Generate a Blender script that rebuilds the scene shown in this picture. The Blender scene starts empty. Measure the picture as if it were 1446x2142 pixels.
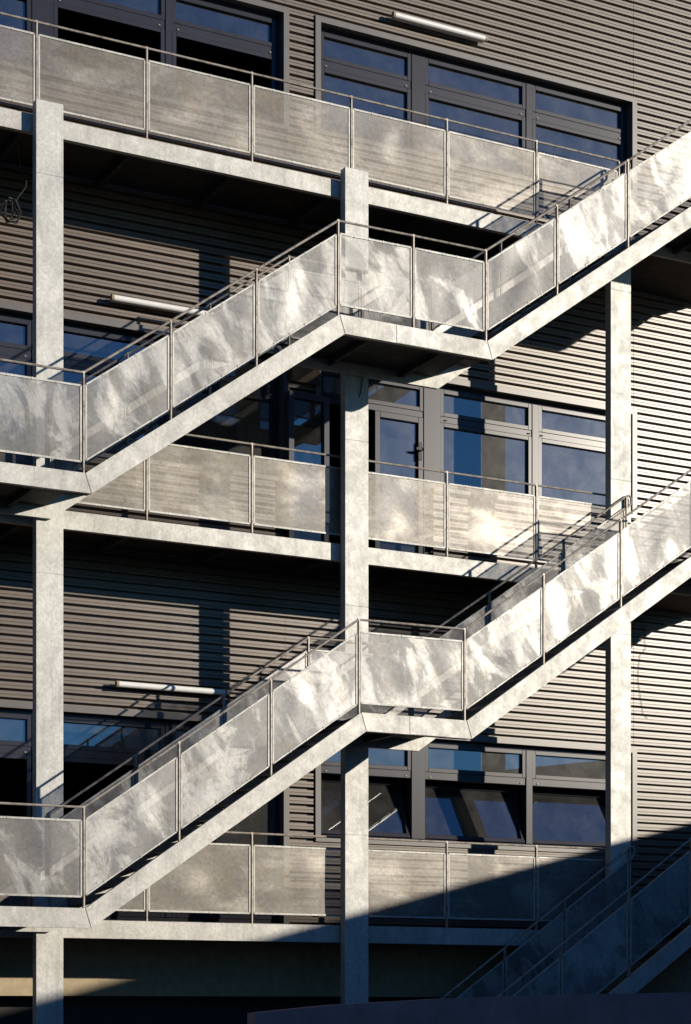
import bpy, bmesh, math, random
from mathutils import Vector, Matrix
random.seed(7)
sc = bpy.context.scene
R = math.radians

# ------------------------------------------------------------------ camera, sky, sun, exposure
# frame of reference: X runs along the facade, the wall face is y = 0, the street side is -Y, z = 0 is eye height
U0, DWALL = 7.3337, 22.413
cam = bpy.data.cameras.new("camera"); cam_o = bpy.data.objects.new("camera", cam); sc.collection.objects.link(cam_o)
cam.sensor_width = 36; cam.lens = 4230 / 2142 * 36; cam.shift_y = (2110 - 1071) / 2142
cam.clip_start = 0.1; cam.clip_end = 2000
cam_o.location = (-U0, -DWALL, 0); cam_o.rotation_euler = (R(90), 0, -math.atan2(4230, 7977))
sc.camera = cam_o

SUN = Vector((0.90, -1.0, 0.335)).normalized()         # direction towards the sun
w = bpy.data.worlds.new("World"); sc.world = w; w.use_nodes = True
nt = w.node_tree; nt.nodes.clear()
sky = nt.nodes.new('ShaderNodeTexSky'); sky.sky_type = 'NISHITA'; sky.sun_disc = False
sky.sun_elevation = math.asin(SUN.z); sky.sun_rotation = math.atan2(SUN.x, SUN.y)
sky.air_density = 1.0; sky.dust_density = 0.1; sky.ozone_density = 4.0
bg = nt.nodes.new('ShaderNodeBackground'); bg.inputs['Strength'].default_value = 0.058
wo = nt.nodes.new('ShaderNodeOutputWorld')
tint = nt.nodes.new('ShaderNodeMix'); tint.data_type = 'RGBA'; tint.blend_type = 'MULTIPLY'; tint.inputs[0].default_value = 1
tint.inputs[7].default_value = (0.43, 0.90, 1.40, 1)      # clear deep blue winter sky
nt.links.new(sky.outputs[0], tint.inputs[6]); nt.links.new(tint.outputs[2], bg.inputs[0]); nt.links.new(bg.outputs[0], wo.inputs[0])
sl = bpy.data.lights.new("sun", 'SUN'); sl.energy = 4.4; sl.angle = R(0.5); sl.color = (1.0, 0.90, 0.755)
so = bpy.data.objects.new("sun", sl); sc.collection.objects.link(so)
so.rotation_euler = (-SUN).to_track_quat('-Z', 'Y').to_euler(); so.location = (20, -40, 30)
sc.view_settings.view_transform = 'Standard'; sc.view_settings.look = 'None'
sc.view_settings.exposure = 0.1; sc.view_settings.gamma = 1.0
sc.cycles.max_bounces = 8; sc.cycles.transparent_max_bounces = 16; sc.cycles.diffuse_bounces = 3

# ------------------------------------------------------------------ materials
def newmat(name):
    m = bpy.data.materials.new(name); m.use_nodes = True; t = m.node_tree
    b = t.nodes['Principled BSDF']
    return m, t, b
def nd(t, kind, **kw):
    n = t.nodes.new(kind)
    for k, v in kw.items():
        if k in n.inputs: n.inputs[k].default_value = v
        else: setattr(n, k, v)
    return n
def coords(t, scale=(1, 1, 1), rot=(0, 0, 0)):
    g = nd(t, 'ShaderNodeNewGeometry'); mp = nd(t, 'ShaderNodeMapping'); mp.vector_type = 'TEXTURE'
    mp.inputs['Scale'].default_value = tuple(1 / q for q in scale); mp.inputs['Rotation'].default_value = rot
    t.links.new(g.outputs['Position'], mp.inputs['Vector']); return mp.outputs[0]
def noise(t, vec, scale, detail=5, rough=0.6, dist=0.0):
    n = nd(t, 'ShaderNodeTexNoise'); n.inputs['Scale'].default_value = scale; n.inputs['Detail'].default_value = detail
    n.inputs['Roughness'].default_value = rough; n.inputs['Distortion'].default_value = dist
    t.links.new(vec, n.inputs['Vector']); return n.outputs['Fac']
def ramp(t, fac, stops):
    r = nd(t, 'ShaderNodeValToRGB'); e = r.color_ramp.elements
    while len(e) < len(stops): e.new(0.5)
    for el, (p, c) in zip(e, stops):
        el.position = p; el.color = (c[0], c[1], c[2], 1) if not isinstance(c, (int, float)) else (c, c, c, 1)
    t.links.new(fac, r.inputs[0]); return r.outputs[0]
def mix(t, fac, a, b, mode='MIX'):
    n = nd(t, 'ShaderNodeMix'); n.data_type = 'RGBA'; n.blend_type = mode
    for sock, v in ((n.inputs[0], fac), (n.inputs[6], a), (n.inputs[7], b)):
        if isinstance(v, (int, float)): sock.default_value = v
        elif isinstance(v, tuple): sock.default_value = (v[0], v[1], v[2], 1)
        else: t.links.new(v, sock)
    return n.outputs[2]
def bump(t, b, h, strength, dist):
    n = nd(t, 'ShaderNodeBump'); n.inputs['Strength'].default_value = strength; n.inputs['Distance'].default_value = dist
    t.links.new(h, n.inputs['Height']); t.links.new(n.outputs[0], b.inputs['Normal'])

def galvanised(name, lo, hi, metallic, rough, stain=(0.30, 0.25, 0.17), stain_amt=0.35, sc_=1.0):
    m, t, b = newmat(name); v = coords(t)
    a = ramp(t, noise(t, v, 2.2 * sc_, 6, 0.62, 0.4), [(0.3, lo), (0.7, hi)])
    f = ramp(t, noise(t, v, 26, 4, 0.7), [(0.35, 0.84), (0.65, 1.0)])
    c = mix(t, 1.0, a, f, 'MULTIPLY')
    vo = nd(t, 'ShaderNodeTexVoronoi'); vo.inputs['Scale'].default_value = 42; t.links.new(v, vo.inputs['Vector'])
    sp = ramp(t, vo.outputs['Color'], [(0.2, 0.90), (0.8, 1.05)]); c = mix(t, 1.0, c, sp, 'MULTIPLY')
    p = ramp(t, noise(t, coords(t, (1.6, 1.6, 0.8)), 1.4, 5, 0.6, 1.2), [(0.50, 1.0), (0.57, 0.91), (0.66, 0.85)]); c = mix(t, 1.0, c, p, 'MULTIPLY')
    st = ramp(t, noise(t, coords(t, (16, 16, 0.9)), 1.0, 4, 0.6), [(0.56, 1.0), (0.66, 0.88)]); c = mix(t, 1.0, c, st, 'MULTIPLY')
    s = ramp(t, noise(t, v, 4.5, 7, 0.7, 0.8), [(0.6, 0.0), (0.74, stain_amt)])
    c = mix(t, s, c, stain)
    t.links.new(c, b.inputs['Base Color'])
    b.inputs['Metallic'].default_value = metallic
    r = ramp(t, noise(t, v, 7, 5), [(0.3, rough - 0.06), (0.7, rough + 0.08)]); t.links.new(r, b.inputs['Roughness'])
    bump(t, b, noise(t, v, 9, 6, 0.65), 0.18, 0.01)
    return m
M = {}
M['galv'] = galvanised('galvanised_steel', (0.38, 0.375, 0.35), (0.56, 0.555, 0.52), 0.25, 0.52)
M['column'] = galvanised('weathered_column_steel', (0.46, 0.46, 0.435), (0.60, 0.60, 0.57), 0.20, 0.52, stain_amt=0.25)
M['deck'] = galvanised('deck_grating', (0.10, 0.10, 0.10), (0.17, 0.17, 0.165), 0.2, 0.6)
M['under'] = galvanised('shade_dark_underside', (0.02, 0.02, 0.02), (0.035, 0.035, 0.034), 0.1, 0.7)  # near-black steel: the shade below the decks is put into the colour

def rail_mat():
    m, t, b = newmat('rusting_rail_steel'); v = coords(t)
    c = ramp(t, noise(t, v, 9, 6, 0.75, 0.6), [(0.36, (0.17, 0.135, 0.11)), (0.54, (0.38, 0.345, 0.30))])
    s = ramp(t, noise(t, v, 30, 4, 0.7), [(0.62, 0.0), (0.7, 0.6)])
    c = mix(t, s, c, (0.25, 0.11, 0.05)); t.links.new(c, b.inputs['Base Color'])
    b.inputs['Metallic'].default_value = 0.3; b.inputs['Roughness'].default_value = 0.5
    return m
M['rail'] = rail_mat()

def panel_mat(name, lo, hi, streak_scale, streak_rot, transp, bstr, cover=(0.50, 0.56)):
    """sheet of fine perforated metal: partly see-through, dull zinc with bright stains and painted glints off dents, slightly buckled"""
    m, t, b = newmat(name); out = t.nodes['Material Output']
    v = coords(t); vs = coords(t, streak_scale, streak_rot)
    big = noise(t, v, 0.9, 3, 0.5, 0.3)
    pat = noise(t, vs, 1.0, 5, 0.62, 0.55)
    dull = ramp(t, big, [(0.35, tuple(x * 0.88 for x in lo)), (0.65, tuple(x * 1.18 for x in lo))])
    # bright stains and glints off dents painted in, fairly crisp edged, here and there
    add = nd(t, 'ShaderNodeMath', operation='MULTIPLY_ADD'); t.links.new(big, add.inputs[0]); add.inputs[1].default_value = 0.5; t.links.new(pat, add.inputs[2])
    sub = nd(t, 'ShaderNodeMath', operation='SUBTRACT'); t.links.new(add.outputs[0], sub.inputs[0]); sub.inputs[1].default_value = 0.25
    mask = ramp(t, sub.outputs[0], [(cover[0], 0.0), (cover[1], 0.75), (cover[1] + 0.12, 1.0)])
    c = mix(t, mask, dull, hi)
    crease_shade = ramp(t, noise(t, vs, 2.1, 2, 0.5, 0.6), [(0.455, 0.0), (0.49, 0.35), (0.53, 0.0)]); c = mix(t, crease_shade, c, tuple(x * 0.62 for x in lo))  # dark fold lines: shading of creases painted into the colour
    warm = ramp(t, noise(t, v, 3.1, 6, 0.7, 0.7), [(0.52, 0.0), (0.68, 0.45)]); c = mix(t, warm, c, (lo[0] * 1.12, lo[1] * 0.98, lo[2] * 0.74))
    fine = ramp(t, noise(t, v, 55, 4, 0.85), [(0.3, 0.80), (0.7, 1.12)]); c = mix(t, 1.0, c, fine, 'MULTIPLY')
    grit = ramp(t, noise(t, v, 20, 5, 0.8), [(0.36, 0.80), (0.62, 1.08)]); c = mix(t, 1.0, c, grit, 'MULTIPLY')
    oi = nd(t, 'ShaderNodeObjectInfo'); each = ramp(t, oi.outputs['Random'], [(0.0, 0.80), (1.0, 1.14)]); c = mix(t, 1.0, c, each, 'MULTIPLY')
    spots = ramp(t, noise(t, v, 16, 3, 0.6), [(0.69, 0.0), (0.74, 0.55)]); c = mix(t, spots, c, (0.13, 0.09, 0.05))
    t.links.new(c, b.inputs['Base Color'])
    b.inputs['Metallic'].default_value = 0.33
    rr = ramp(t, sub.outputs[0], [(0.40, 0.50), (0.62, 0.42)]); t.links.new(rr, b.inputs['Roughness'])
    bump(t, b, noise(t, vs, 0.8, 1.2, 0.4, 0.2), bstr, 0.10)
    tr = nd(t, 'ShaderNodeBsdfTransparent'); mx = nd(t, 'ShaderNodeMixShader')
    tv = ramp(t, mask, [(0.0, transp + 0.04), (1.0, transp - 0.08)])
    t.links.new(tv, mx.inputs[0]); t.links.new(b.outputs[0], mx.inputs[1]); t.links.new(tr.outputs[0], mx.inputs[2])
    t.links.new(mx.outputs[0], out.inputs['Surface'])
    return m
M['mesh_walk'] = panel_mat('walkway_mesh_sheet', (0.23, 0.214, 0.192), (0.38, 0.36, 0.32), (1.3, 1, 2.6), (0, R(5), 0), 0.31, 0.08, (0.50, 0.66))
M['mesh_stair'] = panel_mat('stair_mesh_sheet', (0.25, 0.25, 0.247), (0.46, 0.46, 0.445), (2.8, 1, 1.3), (0, R(-30), 0), 0.29, 0.12, (0.49, 0.55))

def plain(name, col, rough=0.5, metallic=0.0, var=0.12, scale=6, ior=1.5):
    m, t, b = newmat(name); v = coords(t)
    lo = tuple(x * (1 - var) for x in col); hi = tuple(min(1, x * (1 + var)) for x in col)
    t.links.new(ramp(t, noise(t, v, scale, 6, 0.65), [(0.3, lo), (0.7, hi)]), b.inputs['Base Color'])
    b.inputs['Roughness'].default_value = rough; b.inputs['Metallic'].default_value = metallic; b.inputs['IOR'].default_value = ior
    return m, t, b
def clad_mat():
    m, t, b = newmat('ribbed_cladding'); v = coords(t, (0.5, 1, 9.52))
    a = ramp(t, noise(t, v, 1.0, 4, 0.6), [(0.3, (0.118, 0.088, 0.066)), (0.7, (0.172, 0.134, 0.104))])
    d = ramp(t, noise(t, coords(t), 5, 6, 0.7), [(0.3, 0.84), (0.7, 1.05)])
    run = ramp(t, noise(t, coords(t, (9, 1, 0.5)), 1.0, 4, 0.6), [(0.52, 1.0), (0.66, 0.86)]); d = mix(t, 1.0, d, run, 'MULTIPLY')
    big = ramp(t, noise(t, coords(t), 0.6, 3, 0.5), [(0.35, 0.9), (0.65, 1.06)]); d = mix(t, 1.0, d, big, 'MULTIPLY')
    t.links.new(mix(t, 1.0, a, d, 'MULTIPLY'), b.inputs['Base Color'])
    b.inputs['Metallic'].default_value = 0.0; b.inputs['Roughness'].default_value = 0.34; b.inputs['IOR'].default_value = 1.55
    return m
M['clad'] = clad_mat()
M['trim'] = plain('trim_metal', (0.11, 0.10, 0.095), 0.34, 0.0)[0]
M['frame'] = plain('window_frame_metal', (0.024, 0.025, 0.036), 0.25, 0.0, 0.12, 6, 1.42)[0]
M['base'] = plain('beige_base_wall', (0.42, 0.34, 0.22), 0.85, 0, 0.16, 9)[0]
M['plinth'] = plain('dark_plinth', (0.05, 0.045, 0.04), 0.9)[0]
M['room'] = plain('dim_room_surface', (0.09, 0.06, 0.04), 0.9)[0]
M['lamp'] = plain('lamp_tube_plastic', (0.80, 0.80, 0.78), 0.3, 0, 0.06, 12)[0]
M['lamp_end'] = plain('lamp_end_plastic', (0.34, 0.27, 0.18), 0.6)[0]
M['dark'] = plain('black_rubber', (0.02, 0.02, 0.02), 0.6)[0]
M['latch'] = plain('latch_metal', (0.22, 0.18, 0.12), 0.5, 0.2)[0]
M['parapet'] = plain('parapet_concrete', (0.42, 0.22, 0.20), 0.9, 0, 0.2, 3)[0]
M['ground'] = plain('asphalt', (0.05, 0.05, 0.05), 0.95, 0, 0.25, 1.5)[0]
M['opposite'] = plain('opposite_block_render', (0.20, 0.18, 0.15), 0.9, 0, 0.2, 0.7)[0]
def glass_mat(name='window_glass', dust=(0.12, 0.26)):
    m, t, b = newmat(name); out = t.nodes['Material Output']; t.nodes.remove(b)
    fr = nd(t, 'ShaderNodeFresnel'); fr.inputs['IOR'].default_value = 2.7
    gl = nd(t, 'ShaderNodeBsdfGlossy'); gl.inputs['Roughness'].default_value = 0.015; gl.inputs['Color'].default_value = (0.92, 0.97, 1.0, 1)
    tr = nd(t, 'ShaderNodeBsdfTransparent'); tr.inputs['Color'].default_value = (0.45, 0.47, 0.48, 1)
    df = nd(t, 'ShaderNodeBsdfPrincipled'); df.inputs['Roughness'].default_value = 0.33     # dust film on the pane
    v = coords(t); t.links.new(ramp(t, noise(t, v, 3, 7, 0.7), [(0.4, (0.10, 0.10, 0.10)), (0.7, (0.24, 0.235, 0.225))]), df.inputs['Base Color'])
    du = ramp(t, noise(t, v, 2.3, 6, 0.7, 0.5), [(0.35, dust[0]), (0.75, dust[1])])
    m1 = nd(t, 'ShaderNodeMixShader'); m2 = nd(t, 'ShaderNodeMixShader')
    t.links.new(du, m1.inputs[0]); t.links.new(tr.outputs[0], m1.inputs[1]); t.links.new(df.outputs[0], m1.inputs[2])
    t.links.new(fr.outputs[0], m2.inputs[0]); t.links.new(m1.outputs[0], m2.inputs[1]); t.links.new(gl.outputs[0], m2.inputs[2])
    t.links.new(m2.outputs[0], out.inputs['Surface']); return m
M['glass'] = glass_mat(); M['glass_clean'] = glass_mat('clean_glass', (0.0, 0.04))
M['leaf'] = plain('dull_leaf_metal', (0.045, 0.05, 0.075), 0.65)[0]

# ------------------------------------------------------------------ helpers
C = sc.collection.objects
def P(u, d, h): return Vector((u, -d, h))
class MB:
    def __init__(s): s.v = []; s.f = []
    def hexa(s, pts):       # 8 points: bottom loop 0-3, top loop 4-7
        n = len(s.v); s.v += [Vector(p) for p in pts]
        for q in ((0, 3, 2, 1), (4, 5, 6, 7), (0, 1, 5, 4), (1, 2, 6, 5), (2, 3, 7, 6), (3, 0, 4, 7)): s.f.append([n + i for i in q])
        return s
    def box(s, u0, u1, d0, d1, h0, h1):
        return s.hexa([P(u0, d1, h0), P(u1, d1, h0), P(u1, d0, h0), P(u0, d0, h0), P(u0, d1, h1), P(u1, d1, h1), P(u1, d0, h1), P(u0, d0, h1)])
    def slab(s, poly, d0, d1):   # polygon in (u, h), extruded from d0 to d1 (d1 the street side)
        n = len(s.v); k = len(poly)
        s.v += [P(u, d1, h) for u, h in poly] + [P(u, d0, h) for u, h in poly]
        s.f.append([n + i for i in range(k)]); s.f.append([n + k + i for i in reversed(range(k))])
        for i in range(k):
            j = (i + 1) % k; s.f.append([n + i, n + k + i, n + k + j, n + j])
        return s
    def bar(s, a, b, r, sides=8):
        a = Vector(a); b = Vector(b); z = (b - a).normalized()
        x = z.orthogonal().normalized(); y = z.cross(x); n = len(s.v)
        for c in (a, b):
            for i in range(sides):
                t = 2 * math.pi * i / sides; s.v.append(c + (x * math.cos(t) + y * math.sin(t)) * r)
        for i in range(sides):
            j = (i + 1) % sides; s.f.append([n + i, n + j, n + sides + j, n + sides + i])
        s.f.append([n + i for i in reversed(range(sides))]); s.f.append([n + sides + i for i in range(sides)])
        return s
    def build(s, name, mat, parent=None, bevel=0.0, smooth=False):
        off = parent.matrix_basis.translation.copy() if parent is not None else Vector((0, 0, 0))
        pp = parent.parent if parent is not None else None
        while pp is not None: off += pp.matrix_basis.translation; pp = pp.parent
        me = bpy.data.meshes.new(name); me.from_pydata([tuple(p - off) for p in s.v], [], s.f); me.update()
        bm = bmesh.new(); bm.from_mesh(me); bmesh.ops.recalc_face_normals(bm, faces=bm.faces)
        bm.to_mesh(me); bm.free()
        if smooth:
            for p in me.polygons: p.use_smooth = True
        me.materials.append(mat)
        o = bpy.data.objects.new(name, me); C.link(o); o.parent = parent
        if bevel:
            b = o.modifiers.new('bevel', 'BEVEL'); b.width = bevel; b.segments = 2; b.limit_method = 'ANGLE'
        return o
def thing(name, label, cat, loc, group=None, kind=None):
    o = bpy.data.objects.new(name, None); C.link(o); o.location = loc; o.empty_display_size = 0.3
    o['label'] = label; o['category'] = cat
    if group: o['group'] = group
    if kind: o['kind'] = kind
    return o
def tag(o, label=None, cat=None, group=None, kind=None):
    if label: o['label'] = label
    if cat: o['category'] = cat
    if group: o['group'] = group
    if kind: o['kind'] = kind
    return o

# ------------------------------------------------------------------ levels (heights above the eye)
WC = 1.40                       # street face of the columns
SF = WC + 1.28                  # street face of the stairs
FL = [0.985, 5.495, 9.79]       # top of the edge beam of each walkway
FH = 0.205
COLS = [0.0, 3.805, 7.605]
GZ = -1.75
HR, MT, MBt = 1.045, 0.905, 0.12   # handrail, top and bottom of the mesh sheets above the beam

# ------------------------------------------------------------------ ground and the block opposite (it throws the long shadow)
MB().box(-120, 160, -90, 160, GZ - 0.5, GZ).build('ground', M['ground'])
tag(bpy.data.objects['ground'], kind='structure')
e = Vector((0.3535, -0.9354)); n_ = Vector((0.9354, 0.3535)); c0 = Vector((4 + 0.9 * 10.5, 1.4 + 10.5)); H = 1.144 + 0.335 * 10.5
pts = [c0 + e * m + n_ * k for m, k in ((-26, 0), (11, 0), (11, 9), (-26, 9))]
t = thing('building', 'low rendered block across the yard whose roof edge shades the lower right of the facade', 'building', P(c0.x, c0.y, GZ))
MB().hexa([P(p.x, p.y, GZ) for p in pts] + [P(p.x, p.y, H) for p in pts]).build('wall', M['opposite'], t)

# ------------------------------------------------------------------ main building
bld = thing('building', 'workshop building with brown ribbed metal walls and ribbon windows behind the outside stairs', 'building', P(0, 0, GZ))
PITCH = 0.105
HEAD = [3.47, 8.06, 12.29]
SILL_R = [2.13, 6.70, 10.95]; SILL_L = [1.05, 6.55, 10.90]
LO, LI, RO, RI = -1.25, 3.68, 4.195, 8.945     # left opening LO..LI, right opening RO..RI
TOP = 15.0; BASE = 0.92
prof = [(0.000, 0.0), (0.030, 0.0), (0.034, -0.007), (0.040, -0.007), (0.044, 0.0), (0.067, 0.0), (0.069, -0.065), (0.097, -0.065), (0.105, 0.0)]
cm = MB()
def clad(u0, u1, h0, h1, off=0.0):
    row0 = math.floor((TOP - h1) / PITCH); row1 = math.ceil((TOP - h0) / PITCH)
    prev = None
    for r in range(row0, row1):
        for (dy, dd) in prof:
            h = TOP - r * PITCH - dy
            hh = min(max(h, h0), h1)
            if h > h1 + 0.011 or h < h0 - 0.011: continue
            n = len(cm.v); cm.v += [P(u0, dd + off, hh), P(u1, dd + off, hh)]
            if prev is not None: cm.f.append([prev, prev + 1, n + 1, n])
            prev = n
SEAM = [-14, -5.2, -1.25, 3.72, 4.15, 8.985, 16.0, 26]
def wall_column(u0, u1, opens, off=0.0):
    h = BASE
    for (a, b) in opens:
        clad(u0, u1, h, a, off); h = b
    clad(u0, u1, h, TOP, off)
wall_column(-14, LO - 0.03, [])
wall_column(LO - 0.03, LI + 0.03, [(SILL_L[i], HEAD[i]) for i in range(3)], -0.002)
wall_column(LI + 0.03, RO - 0.04, [])
wall_column(RO - 0.04, 5.83, [(SILL_R[0], HEAD[0]), (5.55, HEAD[1]), (SILL_R[2], HEAD[2])], -0.002)
wall_column(5.83, RI + 0.03, [(SILL_R[i], HEAD[i]) for i in range(3)])
wall_column(RI + 0.03, 13.5, [], 0.003)
wall_column(13.5, 26, [])
cm.build('cladding', M['clad'], bld)
MB().box(-14, 26, -0.35, -0.01, 0.15, BASE).build('base_wall', M['base'], bld)
MB().box(-14, 26, -0.75, -0.40, GZ, 0.16).build('plinth', M['plinth'], bld)
MB().box(-14, 26, -9.0, -8.8, GZ, TOP).box(-14, -13.8, -8.8, -0.06, GZ, TOP).box(25.8, 26, -8.8, -0.06, GZ, TOP).box(-14, 26, -9, -0.05, TOP, TOP + 0.25).build('roof_and_rear_walls', M['room'], bld)
rm = MB()
for z in (0.9, 5.35, 9.65): rm.box(-13.8, 25.8, -8.8, -0.36, z - 0.3, z)
rm.box(-13.8, 25.8, -4.2, -4.1, 0.9, 5.05).box(-13.8, 25.8, -4.2, -4.1, 5.35, 9.35).box(-13.8, 25.8, -4.2, -4.1, 9.65, TOP - 0.01)
rm.box(-13.8, 25.8, -3.0, -0.3, 12.55, 12.62).box(-13.8, 25.8, -3.0, -0.3, 8.3, 8.37).box(-13.8, 25.8, -3.0, -0.3, 3.75, 3.82)
rm.build('interior', M['room'], bld)

FD0, FD1 = -0.19, -0.12   # depth of the window frames
def pane_rect(par, u0, u1, h0, h1, d=-0.15, sash=0.055, glass=True, handle=False):
    """a sash: frame ring and its pane"""
    s = MB(); a = sash
    s.box(u0, u0 + a, d - 0.02, d + 0.05, h0, h1).box(u1 - a, u1, d - 0.02, d + 0.05, h0, h1)
    s.box(u0 + a, u1 - a, d - 0.02, d + 0.05, h0, h0 + a).box(u0 + a, u1 - a, d - 0.02, d + 0.05, h1 - a, h1)
    so_ = s.build('sash', M['frame'], par, 0.004)
    if glass: MB().box(u0 + a, u1 - a, d, d + 0.008, h0 + a, h1 - a).build('pane', M['glass'], so_)
    return so_
def tilt(o, u0, h0, ang, d=-0.15):
    """turn a sash inward about its bottom edge"""
    piv = P(u0, d, h0) - bld.location
    Mx = Matrix.Translation(piv) @ Matrix.Rotation(ang, 4, 'X') @ Matrix.Translation(-piv)
    o.data.transform(Mx)
    for c in o.children: c.data.transform(Mx)
def reveal(ua, ub, ha, hb, name='window_trim'):
    t_ = MB(); k = 0.075
    t_.box(ua - k, ua, -0.02, 0.022, ha, hb + k).box(ub, ub + k, -0.02, 0.022, ha, hb + k).box(ua, ub, -0.02, 0.022, hb, hb + k)
    t_.box(ua - k, ub + k, -0.02, 0.03, ha - 0.05, ha)
    # reveals running back to the frame
    t_.box(ua - 0.02, ua, -0.22, -0.022, ha, hb).box(ub, ub + 0.02, -0.22, -0.022, ha, hb)
    t_.box(ua, ub, -0.22, -0.022, hb, hb + 0.02).box(ua, ub, -0.22, -0.022, ha - 0.02, ha)
    return t_.build(name, M['trim'], bld)
def frame_bars(ua, ub, ha, hb, mulls, tr0, tr1, name='window_frame'):
    f = MB(); k = 0.05
    f.box(ua, ua + k, FD0, FD1 + 0.01, ha, hb).box(ub - k, ub, FD0, FD1 + 0.01, ha, hb)
    f.box(ua + k, ub - k, FD0, FD1 + 0.01, hb - k, hb).box(ua + k, ub - k, FD0, FD1 + 0.01, ha, ha + k)
    xs = [ua + k]
    for (a, b) in mulls: f.box(a, b, FD0 - 0.02, FD1 + 0.03, ha + k, hb - k); xs += [a, b]
    xs.append(ub - k)
    bays = [(xs[i], xs[i + 1]) for i in range(0, len(xs), 2)]
    for a, b in bays: f.box(a, b, FD0, FD1 + 0.015, tr0, tr1)
    f.build(name, M['frame'], bld, 0.004)
    for a, b in bays:
        for x in (a + 0.07, b - 0.09): MB().box(x, x + 0.022, FD1 + 0.016, FD1 + 0.028, tr0 + 0.02, tr0 + 0.034).build('latch', M['latch'], bld)
    return bays
RM = [(5.56, 5.76), (7.305, 7.405)]
LM = [(0.47, 0.73), (2.15, 2.235)]
for i in range(3):
    hb = HEAD[i]; tr0 = hb - 0.50; tr1 = hb - 0.40
    if i == 0: tr0, tr1 = 2.955, 3.05
    # right hand windows
    ha = SILL_R[i]
    if i == 1:
        reveal(RO, RI, 5.58, hb, 'window_trim') if False else None
        t_ = MB(); k = 0.075
        t_.box(RO - k, RO, -0.02, 0.022, 5.5, hb + k).box(RI, RI + k, -0.02, 0.022, ha, hb + k).box(RO, RI, -0.02, 0.022, hb, hb + k)
        t_.box(5.83, RI + k, -0.02, 0.03, ha - 0.05, ha)
        t_.box(RO - 0.02, RO, -0.22, -0.022, 5.5, hb).box(RI, RI + 0.02, -0.22, -0.022, ha, hb).box(RO, RI, -0.22, -0.022, hb, hb + 0.02).box(5.85, RI, -0.22, -0.022, ha - 0.02, ha)
        t_.build('window_trim', M['trim'], bld)
        f = MB(); k = 0.05
        f.box(RO, RO + k, FD0, FD1 + 0.01, 5.5, hb).box(RI - k, RI, FD0, FD1 + 0.01, ha, hb).box(RO + k, RI - k, FD0, FD1 + 0.01, hb - k, hb)
        f.box(5.76, RI - k, FD0, FD1 + 0.01, ha, ha + k).box(5.74, 5.99, FD0 - 0.02, FD1 + 0.03, 5.5, hb - k).box(7.40, 7.505, FD0 - 0.02, FD1 + 0.03, ha + k, hb - k)
        f.box(RO + k, 5.74, FD0, FD1 + 0.015, 7.60, 7.68).box(5.99, 7.40, FD0, FD1 + 0.015, tr0 + 0.02, tr1).box(7.505, RI - k, FD0, FD1 + 0.015, tr0 + 0.02, tr1)
        f.build('window_frame', M['frame'], bld, 0.004)
        pane_rect(bld, RO + k, 5.74, 7.68, hb - k)
        for a, b in ((5.99, 7.40), (7.505, RI - k)):
            pane_rect(bld, a, b, tr1, hb - k); pane_rect(bld, a, b, ha + k, tr0 + 0.02)
        for x in (6.05, 7.33, 7.53): MB().box(x, x + 0.04, FD1 + 0.016, FD1 + 0.03, tr0 + 0.045, tr0 + 0.06).build('latch', M['dark'], bld)
        # double door: right leaf shut, left leaf folded back against the cladding
        dr = pane_rect(bld, 5.03, 5.74, 5.52, 7.60, -0.15, 0.075); dr.name = 'door'
        MB().box(5.68, 5.70, -0.10, -0.03, 7.16, 7.20).box(5.60, 5.70, -0.045, -0.03, 7.16, 7.19).box(5.66, 5.71, -0.10, -0.085, 7.05, 7.28).build('handle', M['dark'], dr)
        dl = pane_rect(bld, 3.69, 4.27, 5.56, 7.60, 0.05, 0.075); dl.name = 'door'; dl.data.materials[0] = M['leaf']; dl.children[0].data.materials[0] = M['glass_clean']; tag(dl, 'door leaf standing open against the cladding')
        MB().box(3.69, 3.71, 0.10, 0.16, 6.62, 6.66).box(3.69, 3.80, 0.145, 0.16, 6.62, 6.65).build('handle', M['dark'], dl)
        piv = P(4.27, 0.05, 0) - bld.location; Mx = Matrix.Translation(piv) @ Matrix.Rotation(R(3.5), 4, 'Z') @ Matrix.Translation(-piv)
        for o_ in [dl] + list(dl.children): o_.data.transform(Mx)
        MB().box(RO + k, 5.74, FD0, FD1 + 0.01, 5.49, 5.52).build('door_sill', M['trim'], bld)
        MB().box(3.74, 4.16, 0.03, 0.06, 7.75, 8.02).build('wall_panel', M['room'], bld)
    else:
        reveal(RO, RI, ha, hb)
        bays = frame_bars(RO, RI, ha, hb, RM, tr0, tr1)
        for a, b in bays:
            pane_rect(bld, a, b, tr1, hb - 0.05)
            s_ = pane_rect(bld, a + 0.005, b - 0.005, ha + 0.05, tr0)
            if i == 0: tilt(s_, a, ha + 0.05, R(-17))
    # left hand windows
    ha = SILL_L[i]
    reveal(LO, LI, ha, hb)
    bays = frame_bars(LO, LI, ha, hb, LM, tr0, tr1)
    for j, (a, b) in enumerate(bays):
        pane_rect(bld, a, b, tr1, hb - 0.05)
        glass = True
        if i == 2 and j > 0: glass = False
        if i == 0: glass = j == 2
        pane_rect(bld, a + 0.005, b - 0.005, ha + 0.05, tr0, glass=glass)

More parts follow.
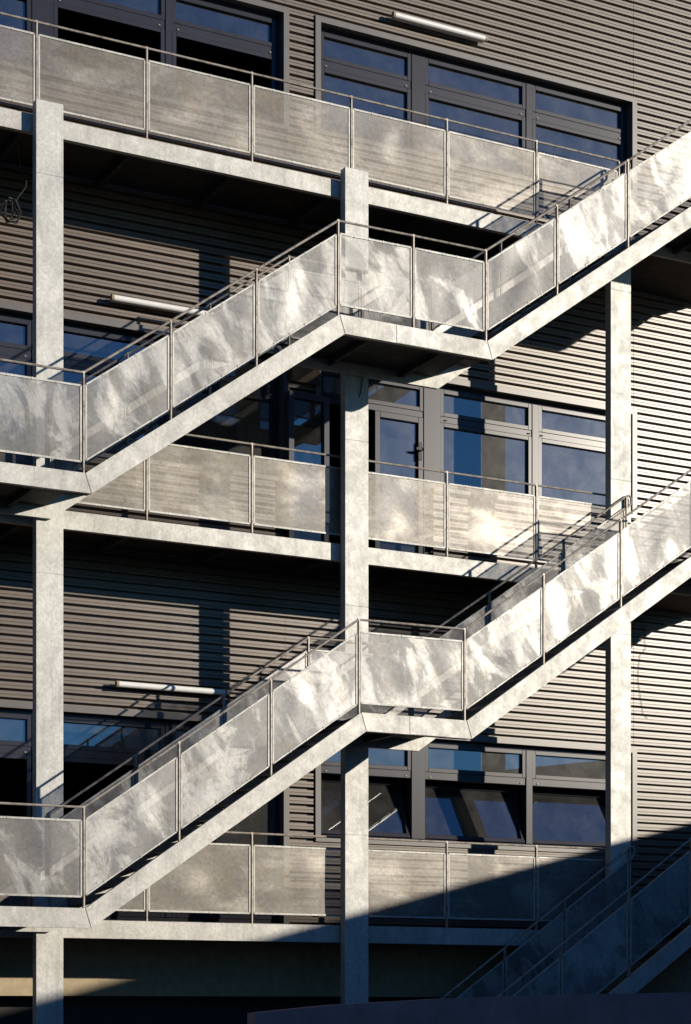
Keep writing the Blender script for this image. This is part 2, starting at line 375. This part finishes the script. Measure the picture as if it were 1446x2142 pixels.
# ------------------------------------------------------------------ columns
names = ['steel column at the left edge of the photo, behind the left stair landings',
         'middle steel column standing between the two bays, behind the half landings',
         'right steel column standing at the far ends of the walkways']
def make_column(loc_u):
    t = thing('steel_column', names[0], 'column', P(loc_u + 0.156, WC - 0.1, GZ), 'steel columns carrying the walkways')
    m = MB(); hs = [GZ, 2.05, 4.75, 6.7, 9.1, FL[2] + 0.115]
    for a, b in zip(hs, hs[1:]): m.box(loc_u, loc_u + 0.312, WC - 0.12, WC, a + 0.002, b - 0.002)
    m.box(loc_u + 0.004, loc_u + 0.308, WC - 0.116, WC - 0.004, GZ, hs[-1] - 0.01)
    m.build('shaft', M['column'], t, 0.003)
    MB().box(loc_u - 0.08, loc_u + 0.392, WC - 0.28, WC + 0.08, GZ, GZ + 0.03).build('base_plate', M['column'], t)
    return t
for i, u in enumerate(COLS):
    t = make_column(u); t['label'] = names[i]
# cable down the middle column
m = MB(); cp = [(4.045, 7.60), (4.035, 7.45), (4.02, 7.36), (4.01, 7.27), (3.985, 7.215)]
for a, b in zip(cp, cp[1:]): m.bar(P(a[0], WC + 0.006, a[1]), P(b[0], WC + 0.006, b[1]), 0.005, 6)
tag(m.build('cable', M['dark'], None), 'thin dark cable running down the shaded face of the middle column', 'cable')

# ------------------------------------------------------------------ railings
def sheet(parent, a, b, lo, hi, d, mat, amp=0.004):
    """one mesh sheet between two posts, following the slope from a=(u,h) to b=(u,h), gently buckled; plus its flat bar frame"""
    (ua, ha), (ub, hb) = a, b; g = 0.028
    def pt(s, v, off=0.0):
        u = ua + g + (ub - ua - 2 * g) * s; h = ha + (hb - ha) * ((u - ua) / (ub - ua)) + lo + (hi - lo) * v
        return P(u, d + off, h)
    nx, ny = 20, 14; m = MB(); ph = random.uniform(0, 6); k1 = random.uniform(2, 5); k2 = random.uniform(-2, 2)
    for j in range(ny + 1):
        for i in range(nx + 1):
            s, v = i / nx, j / ny; w_ = (4 * s * (1 - s)) * (4 * v * (1 - v))
            m.v.append(pt(s, v, amp * w_ * (math.sin(k1 * s * 3 + k2 * v + ph) + 0.6 * math.sin(7 * s - 4 * v + ph * 2))))
    for j in range(ny):
        for i in range(nx):
            n = j * (nx + 1) + i; m.f.append([n, n + 1, n + nx + 2, n + nx + 1])
    o = m.build('mesh_panel', mat, parent, smooth=True)
    fr = MB(); th = 0.016
    def quad(p, q, wdt, vertical):
        (s0, v0), (s1, v1) = p, q
        A, B = pt(s0, v0), pt(s1, v1)
        if vertical: o1 = Vector((wdt / 2, 0, 0))
        else: o1 = Vector((0, 0, wdt / 2))
        D = Vector((0, -th / 2, 0))
        fr.hexa([A - o1 + D, A + o1 + D, A + o1 - D, A - o1 - D, B - o1 + D, B + o1 + D, B + o1 - D, B - o1 - D])
    quad((0, 0), (0, 1), 0.018, True); quad((1, 0), (1, 1), 0.018, True)
    quad((0, 0), (1, 0), 0.02, False); quad((0, 1), (1, 1), 0.02, False)
    # small fixing clips along the sheet's edge
    for q in range(1, 5):
        for vv in (0.0, 1.0):
            c = pt(q / 5, vv); D = 0.011
            fr.hexa([c + Vector((sx * 0.008, sy, sz * 0.012)) for sz in (-1, 1) for (sx, sy) in ((-1, -D), (1, -D), (1, D), (-1, D))])
    fr.build('panel_frame', M['galv'], o)
    return o
def railing(parent, posts, d, mat, panels=True, closed_right=False, skip=()):
    """posts: list of (u, h of the beam top). handrail follows them"""
    for (u, h) in posts:
        MB().box(u - 0.0075, u + 0.0075, d - 0.02, d + 0.02, h - 0.01, h + HR - 0.01).build('post', M['rail'], parent)
    hr = MB()
    for a, b in zip(posts, posts[1:]): hr.bar(P(a[0], d, a[1] + HR), P(b[0], d, b[1] + HR), 0.0135, 8)
    for (u, h) in posts[1:-1]:
        c = P(u, d, h + HR)
        hr.hexa([c + Vector((sx * 0.013, sy * 0.013, sz * 0.013)) for sz in (-1, 1) for (sx, sy) in ((-1, -1), (1, -1), (1, 1), (-1, 1))])
    hr.build('handrail', M['rail'], parent)
    if panels:
        for k, (a, b) in enumerate(zip(posts, posts[1:])):
            if k in skip: continue
            sheet(parent, a, b, MBt, MT, d, mat)

# ------------------------------------------------------------------ walkways
WL = ['lowest walkway, half in the long shadow at the foot of the photo', 'middle walkway with mesh railing, crossing behind the middle column', 'topmost walkway with mesh railing, running along the top of the columns']
for i, z in enumerate(FL):
    t = thing('walkway', WL[i], 'walkway', P(3.8, WC - 0.6, z), 'walkways along the facade')
    ue = 7.87
    MB().box(-9.0, ue + 0.3, WC - 0.20, WC - 0.137, z - FH, z).build('edge_beam', M['galv'], t, 0.003)
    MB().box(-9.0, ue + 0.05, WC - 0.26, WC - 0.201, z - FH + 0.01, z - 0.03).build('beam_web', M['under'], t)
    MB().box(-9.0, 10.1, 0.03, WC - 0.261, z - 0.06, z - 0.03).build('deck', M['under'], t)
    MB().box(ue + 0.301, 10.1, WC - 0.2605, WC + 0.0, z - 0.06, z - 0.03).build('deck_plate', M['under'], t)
    u = -2.6
    while u < ue:
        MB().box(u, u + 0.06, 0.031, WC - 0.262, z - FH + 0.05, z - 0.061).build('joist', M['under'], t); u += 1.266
    us = [-6.46, -5.155, -3.85, -2.54, -1.235, 0.07, 1.37, 2.68, 3.985, 5.305, 6.605, 7.86]
    railing(t, [(u, z) for u in us], WC - 0.19, M['mesh_walk'])
    if i == 2:   # strip of coarser wire grid showing above the sheets
        g = MB(); a, b, h0, h1 = 4.45, 7.2, z + 0.90, z + 1.015
        d = WC - 0.33; u = a
        while u < b: g.bar(P(u, d, h0 - 0.05), P(u, d, h1), 0.0028, 4); u += 0.05
        for k in range(4): g.bar(P(a, d, h0 - 0.04 + 0.05 * k), P(b, d, h0 - 0.04 + 0.05 * k), 0.0028, 4)
        g.build('wire_grid', M['deck'], t)

# ------------------------------------------------------------------ staircases
def interp(path, u):
    for (a, b) in zip(path, path[1:]):
        if a[0] <= u <= b[0]: return a[1] + (b[1] - a[1]) * (u - a[0]) / (b[0] - a[0])
    return path[0][1] if u < path[0][0] else path[-1][1]
def stair(label, path, posts, back_posts, skip_back_end=None, splice=None):
    """path: top line of the stringers, (u, h) at each bend"""
    t = thing('staircase', label, 'staircase', P(path[0][0], WC + 0.64, path[0][1]), 'outside staircases')
    V = 0.205
    # mitred lower line
    low = []
    for k, p in enumerate(path):
        sl = []
        if k > 0: a = path[k - 1]; sl.append((p[1] - a[1]) / (p[0] - a[0]))
        if k < len(path) - 1: b = path[k + 1]; sl.append((b[1] - p[1]) / (b[0] - p[0]))
        drop = [FH * math.sqrt(1 + s * s) if abs(s) > 0.1 else FH for s in sl]
        if len(sl) == 2 and abs(sl[0] - sl[1]) > 1e-3:
            # intersection of the two lower lines
            x = (drop[1] - drop[0]) / (sl[1] - sl[0]); y = sl[0] * x - drop[0]; low.append((p[0] + x, p[1] + y))
        else: low.append((p[0], p[1] - drop[0]))
    for (d0, d1) in ((SF - 0.06, SF), (WC + 0.012, WC + 0.06)):
        m = MB()
        for k in range(len(path) - 1):
            m.slab([low[k], low[k + 1], path[k + 1], path[k]], d0, d1)
        m.build('stringer', M['galv'], t)
    # bottom flanges and cross members
    fl = MB()
    for k in range(len(path) - 1):
        a, b = low[k], low[k + 1]
        fl.slab([(a[0], a[1] + 0.004), (b[0], b[1] + 0.004), (b[0], b[1] + 0.016), (a[0], a[1] + 0.016)], SF - 0.13, SF - 0.061)
    fl.build('stringer_flange', M['under'], t)
    for k in range(len(path) - 1):
        (ua, ha), (ub, hb) = path[k], path[k + 1]
        if abs(hb - ha) < 0.1:
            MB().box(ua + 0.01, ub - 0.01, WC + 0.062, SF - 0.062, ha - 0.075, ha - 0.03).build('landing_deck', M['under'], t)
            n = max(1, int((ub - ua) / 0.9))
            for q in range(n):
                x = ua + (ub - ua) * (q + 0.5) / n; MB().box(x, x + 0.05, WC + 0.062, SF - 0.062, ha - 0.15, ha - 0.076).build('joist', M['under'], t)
        else:
            n = 12; du = (ub - ua) / n; dh = (hb - ha) / n
            for q in range(1, n):
                u = ua + du * q; h = ha + dh * q - 0.02
                tr = MB().box(u - 0.02, u + du + 0.025, WC + 0.062, SF - 0.062, h - 0.035, h)
                tr.box(u - 0.022, u - 0.018, WC + 0.062, SF - 0.062, h - 0.075, h + 0.002)
                tr.build('tread', M['deck'], t)
    railing(t, [(u, interp(path, u)) for u in posts], SF - 0.03, M['mesh_stair'])
    for bp in back_posts: railing(t, [(u, interp(path, u)) for u in bp], WC + 0.03, M['mesh_stair'])
    for bp in back_posts:
        u1 = bp[-1]
        if 7.5 < u1 < 7.9:
            h1 = interp(path, u1) + HR; dd = WC + 0.03; q = [(u1, h1), (u1 + 0.05, h1 + 0.015), (u1 + 0.075, h1 - 0.02), (u1 + 0.07, h1 - 0.09), (u1 + 0.03, h1 - 0.13), (u1 - 0.30, h1 - 0.36)]
            m = MB()
            for a, b in zip(q, q[1:]): m.bar(P(a[0], dd, a[1]), P(b[0], dd, b[1]), 0.0135, 8)
            m.build('rail_end', M['rail'], t)
    if splice:
        u0, u1, h = splice
        MB().box(u0, u1, SF + 0.0005, SF + 0.005, h - FH + 0.004, h - 0.004).build('splice_plate', M['column'], t)
    for k in range(1, len(path) - 1):
        MB().bar(P(path[k][0], SF, path[k][1] - 0.002), P(low[k][0], SF, low[k][1] + 0.002), 0.0045, 6).build('weld_seam', M['rail'], t)
    return t
# upper stair
pA = [(-2.7, 5.54), (0.088, 5.54), (3.06, 7.66), (4.975, 7.66), (8.0, 9.83), (10.1, 9.83), (12.9, 11.83)]
stair('upper outside staircase climbing from the left landing past the middle column to the top right', pA,
      [-2.65, -1.3, 0.075, 1.053, 2.054, 3.052, 4.008, 4.967, 5.945, 6.96, 7.97, 9.05, 10.08, 11.4, 12.85],
      [[0.15, 1.053, 2.054, 3.052, 4.008, 4.967, 5.945, 6.96, 7.80], [10.08, 11.4, 12.85]], splice=(3.78, 4.33, 7.66))
# middle stair
pB = [(-2.7, 1.04), (0.088, 1.04), (3.33, 3.287), (4.70, 3.287), (7.95, 5.54), (10.1, 5.54), (12.9, 7.5)]
stair('lower outside staircase climbing from the bottom left landing to the middle walkway at right', pB,
      [-2.65, -1.3, 0.078, 1.148, 2.228, 3.312, 4.68, 5.757, 6.855, 7.93, 9.05, 10.08, 11.4, 12.85],
      [[0.15, 1.148, 2.228, 3.302, 4.68, 5.78, 6.87, 7.82], [10.08, 11.4, 12.85]], splice=(3.95, 4.42, 3.287))
# stair up from the yard, all in shade
pC = [(3.95, GZ + 0.02), (7.93, 1.04), (10.1, 1.04)]
stair('dark shaded staircase rising from the yard at the bottom right corner', pC,
      [4.0, 5.0, 6.0, 6.98, 7.91, 9.05, 10.08], [[4.1, 5.1, 6.0, 6.88, 7.87]])

# ------------------------------------------------------------------ wall lamps
LL = ['long white tube lamp on the cladding above the top right window', 'long white tube lamp above the middle left window, its right end behind the upper stair', 'long white tube lamp above the lowest left window, crossed by stair shadows']
for i, (u0, u1, h) in enumerate(((5.166, 6.56, 12.565), (1.371, 2.80, 8.365), (1.432, 2.86, 3.825))):
    t = thing('wall_lamp', LL[i], 'wall lamp', P((u0 + u1) / 2, 0.0, h), 'tube lamps on the facade')
    MB().bar(P(u0 + 0.03, 0.115, h), P(u1 - 0.03, 0.115, h), 0.036, 16).build('tube', M['lamp'], t, smooth=False)
    MB().box(u0 + 0.02, u1 - 0.02, 0.04, 0.085, h - 0.025, h + 0.025).build('housing', M['lamp'], t)
    for x in (u0, u1 - 0.03): MB().bar(P(x, 0.115, h), P(x + 0.03, 0.115, h), 0.04, 16).build('end_cap', M['lamp_end'], t)
    for x in (u0 + 0.25, u1 - 0.3): MB().box(x, x + 0.04, 0.0, 0.04, h - 0.02, h + 0.02).build('bracket', M['dark'], t)

# ------------------------------------------------------------------ loose cables
m = MB(); pts = [(9.13, 5.22), (9.17, 4.90), (9.075, 4.80), (9.05, 4.62), (9.045, 4.45), (9.09, 4.2), (9.13, 4.0), (9.20, 3.95)]
for a, b in zip(pts, pts[1:]): m.bar(P(a[0], 0.012, a[1]), P(b[0], 0.012, b[1]), 0.0028, 6)
tag(m.build('cable', M['dark'], None), 'loose thin cable hanging down the sunlit cladding right of the right column', 'cable')
m = MB(); random.seed(3); c = [-0.05, 0.9, 9.62]; p0 = P(*c)
for k in range(46):
    if k < 12: q = P(0.12 + 0.06 * math.sin(k * 0.5), 0.55, 9.45 - 0.04 * k)
    else: q = P(-0.02 + 0.15 * math.cos(k * 0.9) * (0.6 + 0.4 * math.sin(k)), 0.55 + 0.04 * math.sin(k * 2.1), 8.98 + 0.13 * math.sin(k * 0.9 + 0.4 * math.cos(k * 1.7)))
    m.bar(p0, q, 0.008, 6); p0 = q
tag(m.build('cable_coil', M['dark'], None), 'dark tangled coil of cable hanging under the top walkway left of the left column', 'cable')

# ------------------------------------------------------------------ parapet of the ramp at the bottom
def ph(x, y, d):
    D = DWALL - d; th = math.atan2(7977, 4230); S_, C_ = math.sin(th), math.cos(th); a = (x - 723) / 4230
    Z = D / (S_ - a * C_); return (S_ * a * Z + C_ * Z - U0, (2110 - y) * Z / 4230)
top = [ph(x, y, 3.6) for x, y in ((535, 2119), (700, 2102), (946, 2088), (1200, 2081), (1446, 2076))]
top.append((top[-1][0] + 6, top[-1][1] + 0.12))
t = thing('parapet_wall', 'low dark concrete parapet wall in the bottom right foreground, in shade', 'wall', P(top[0][0], 3.5, GZ))
MB().slab([(top[0][0], GZ), (top[-1][0], GZ)] + top[::-1], 3.4, 3.6).build('wall', M['parapet'], t)
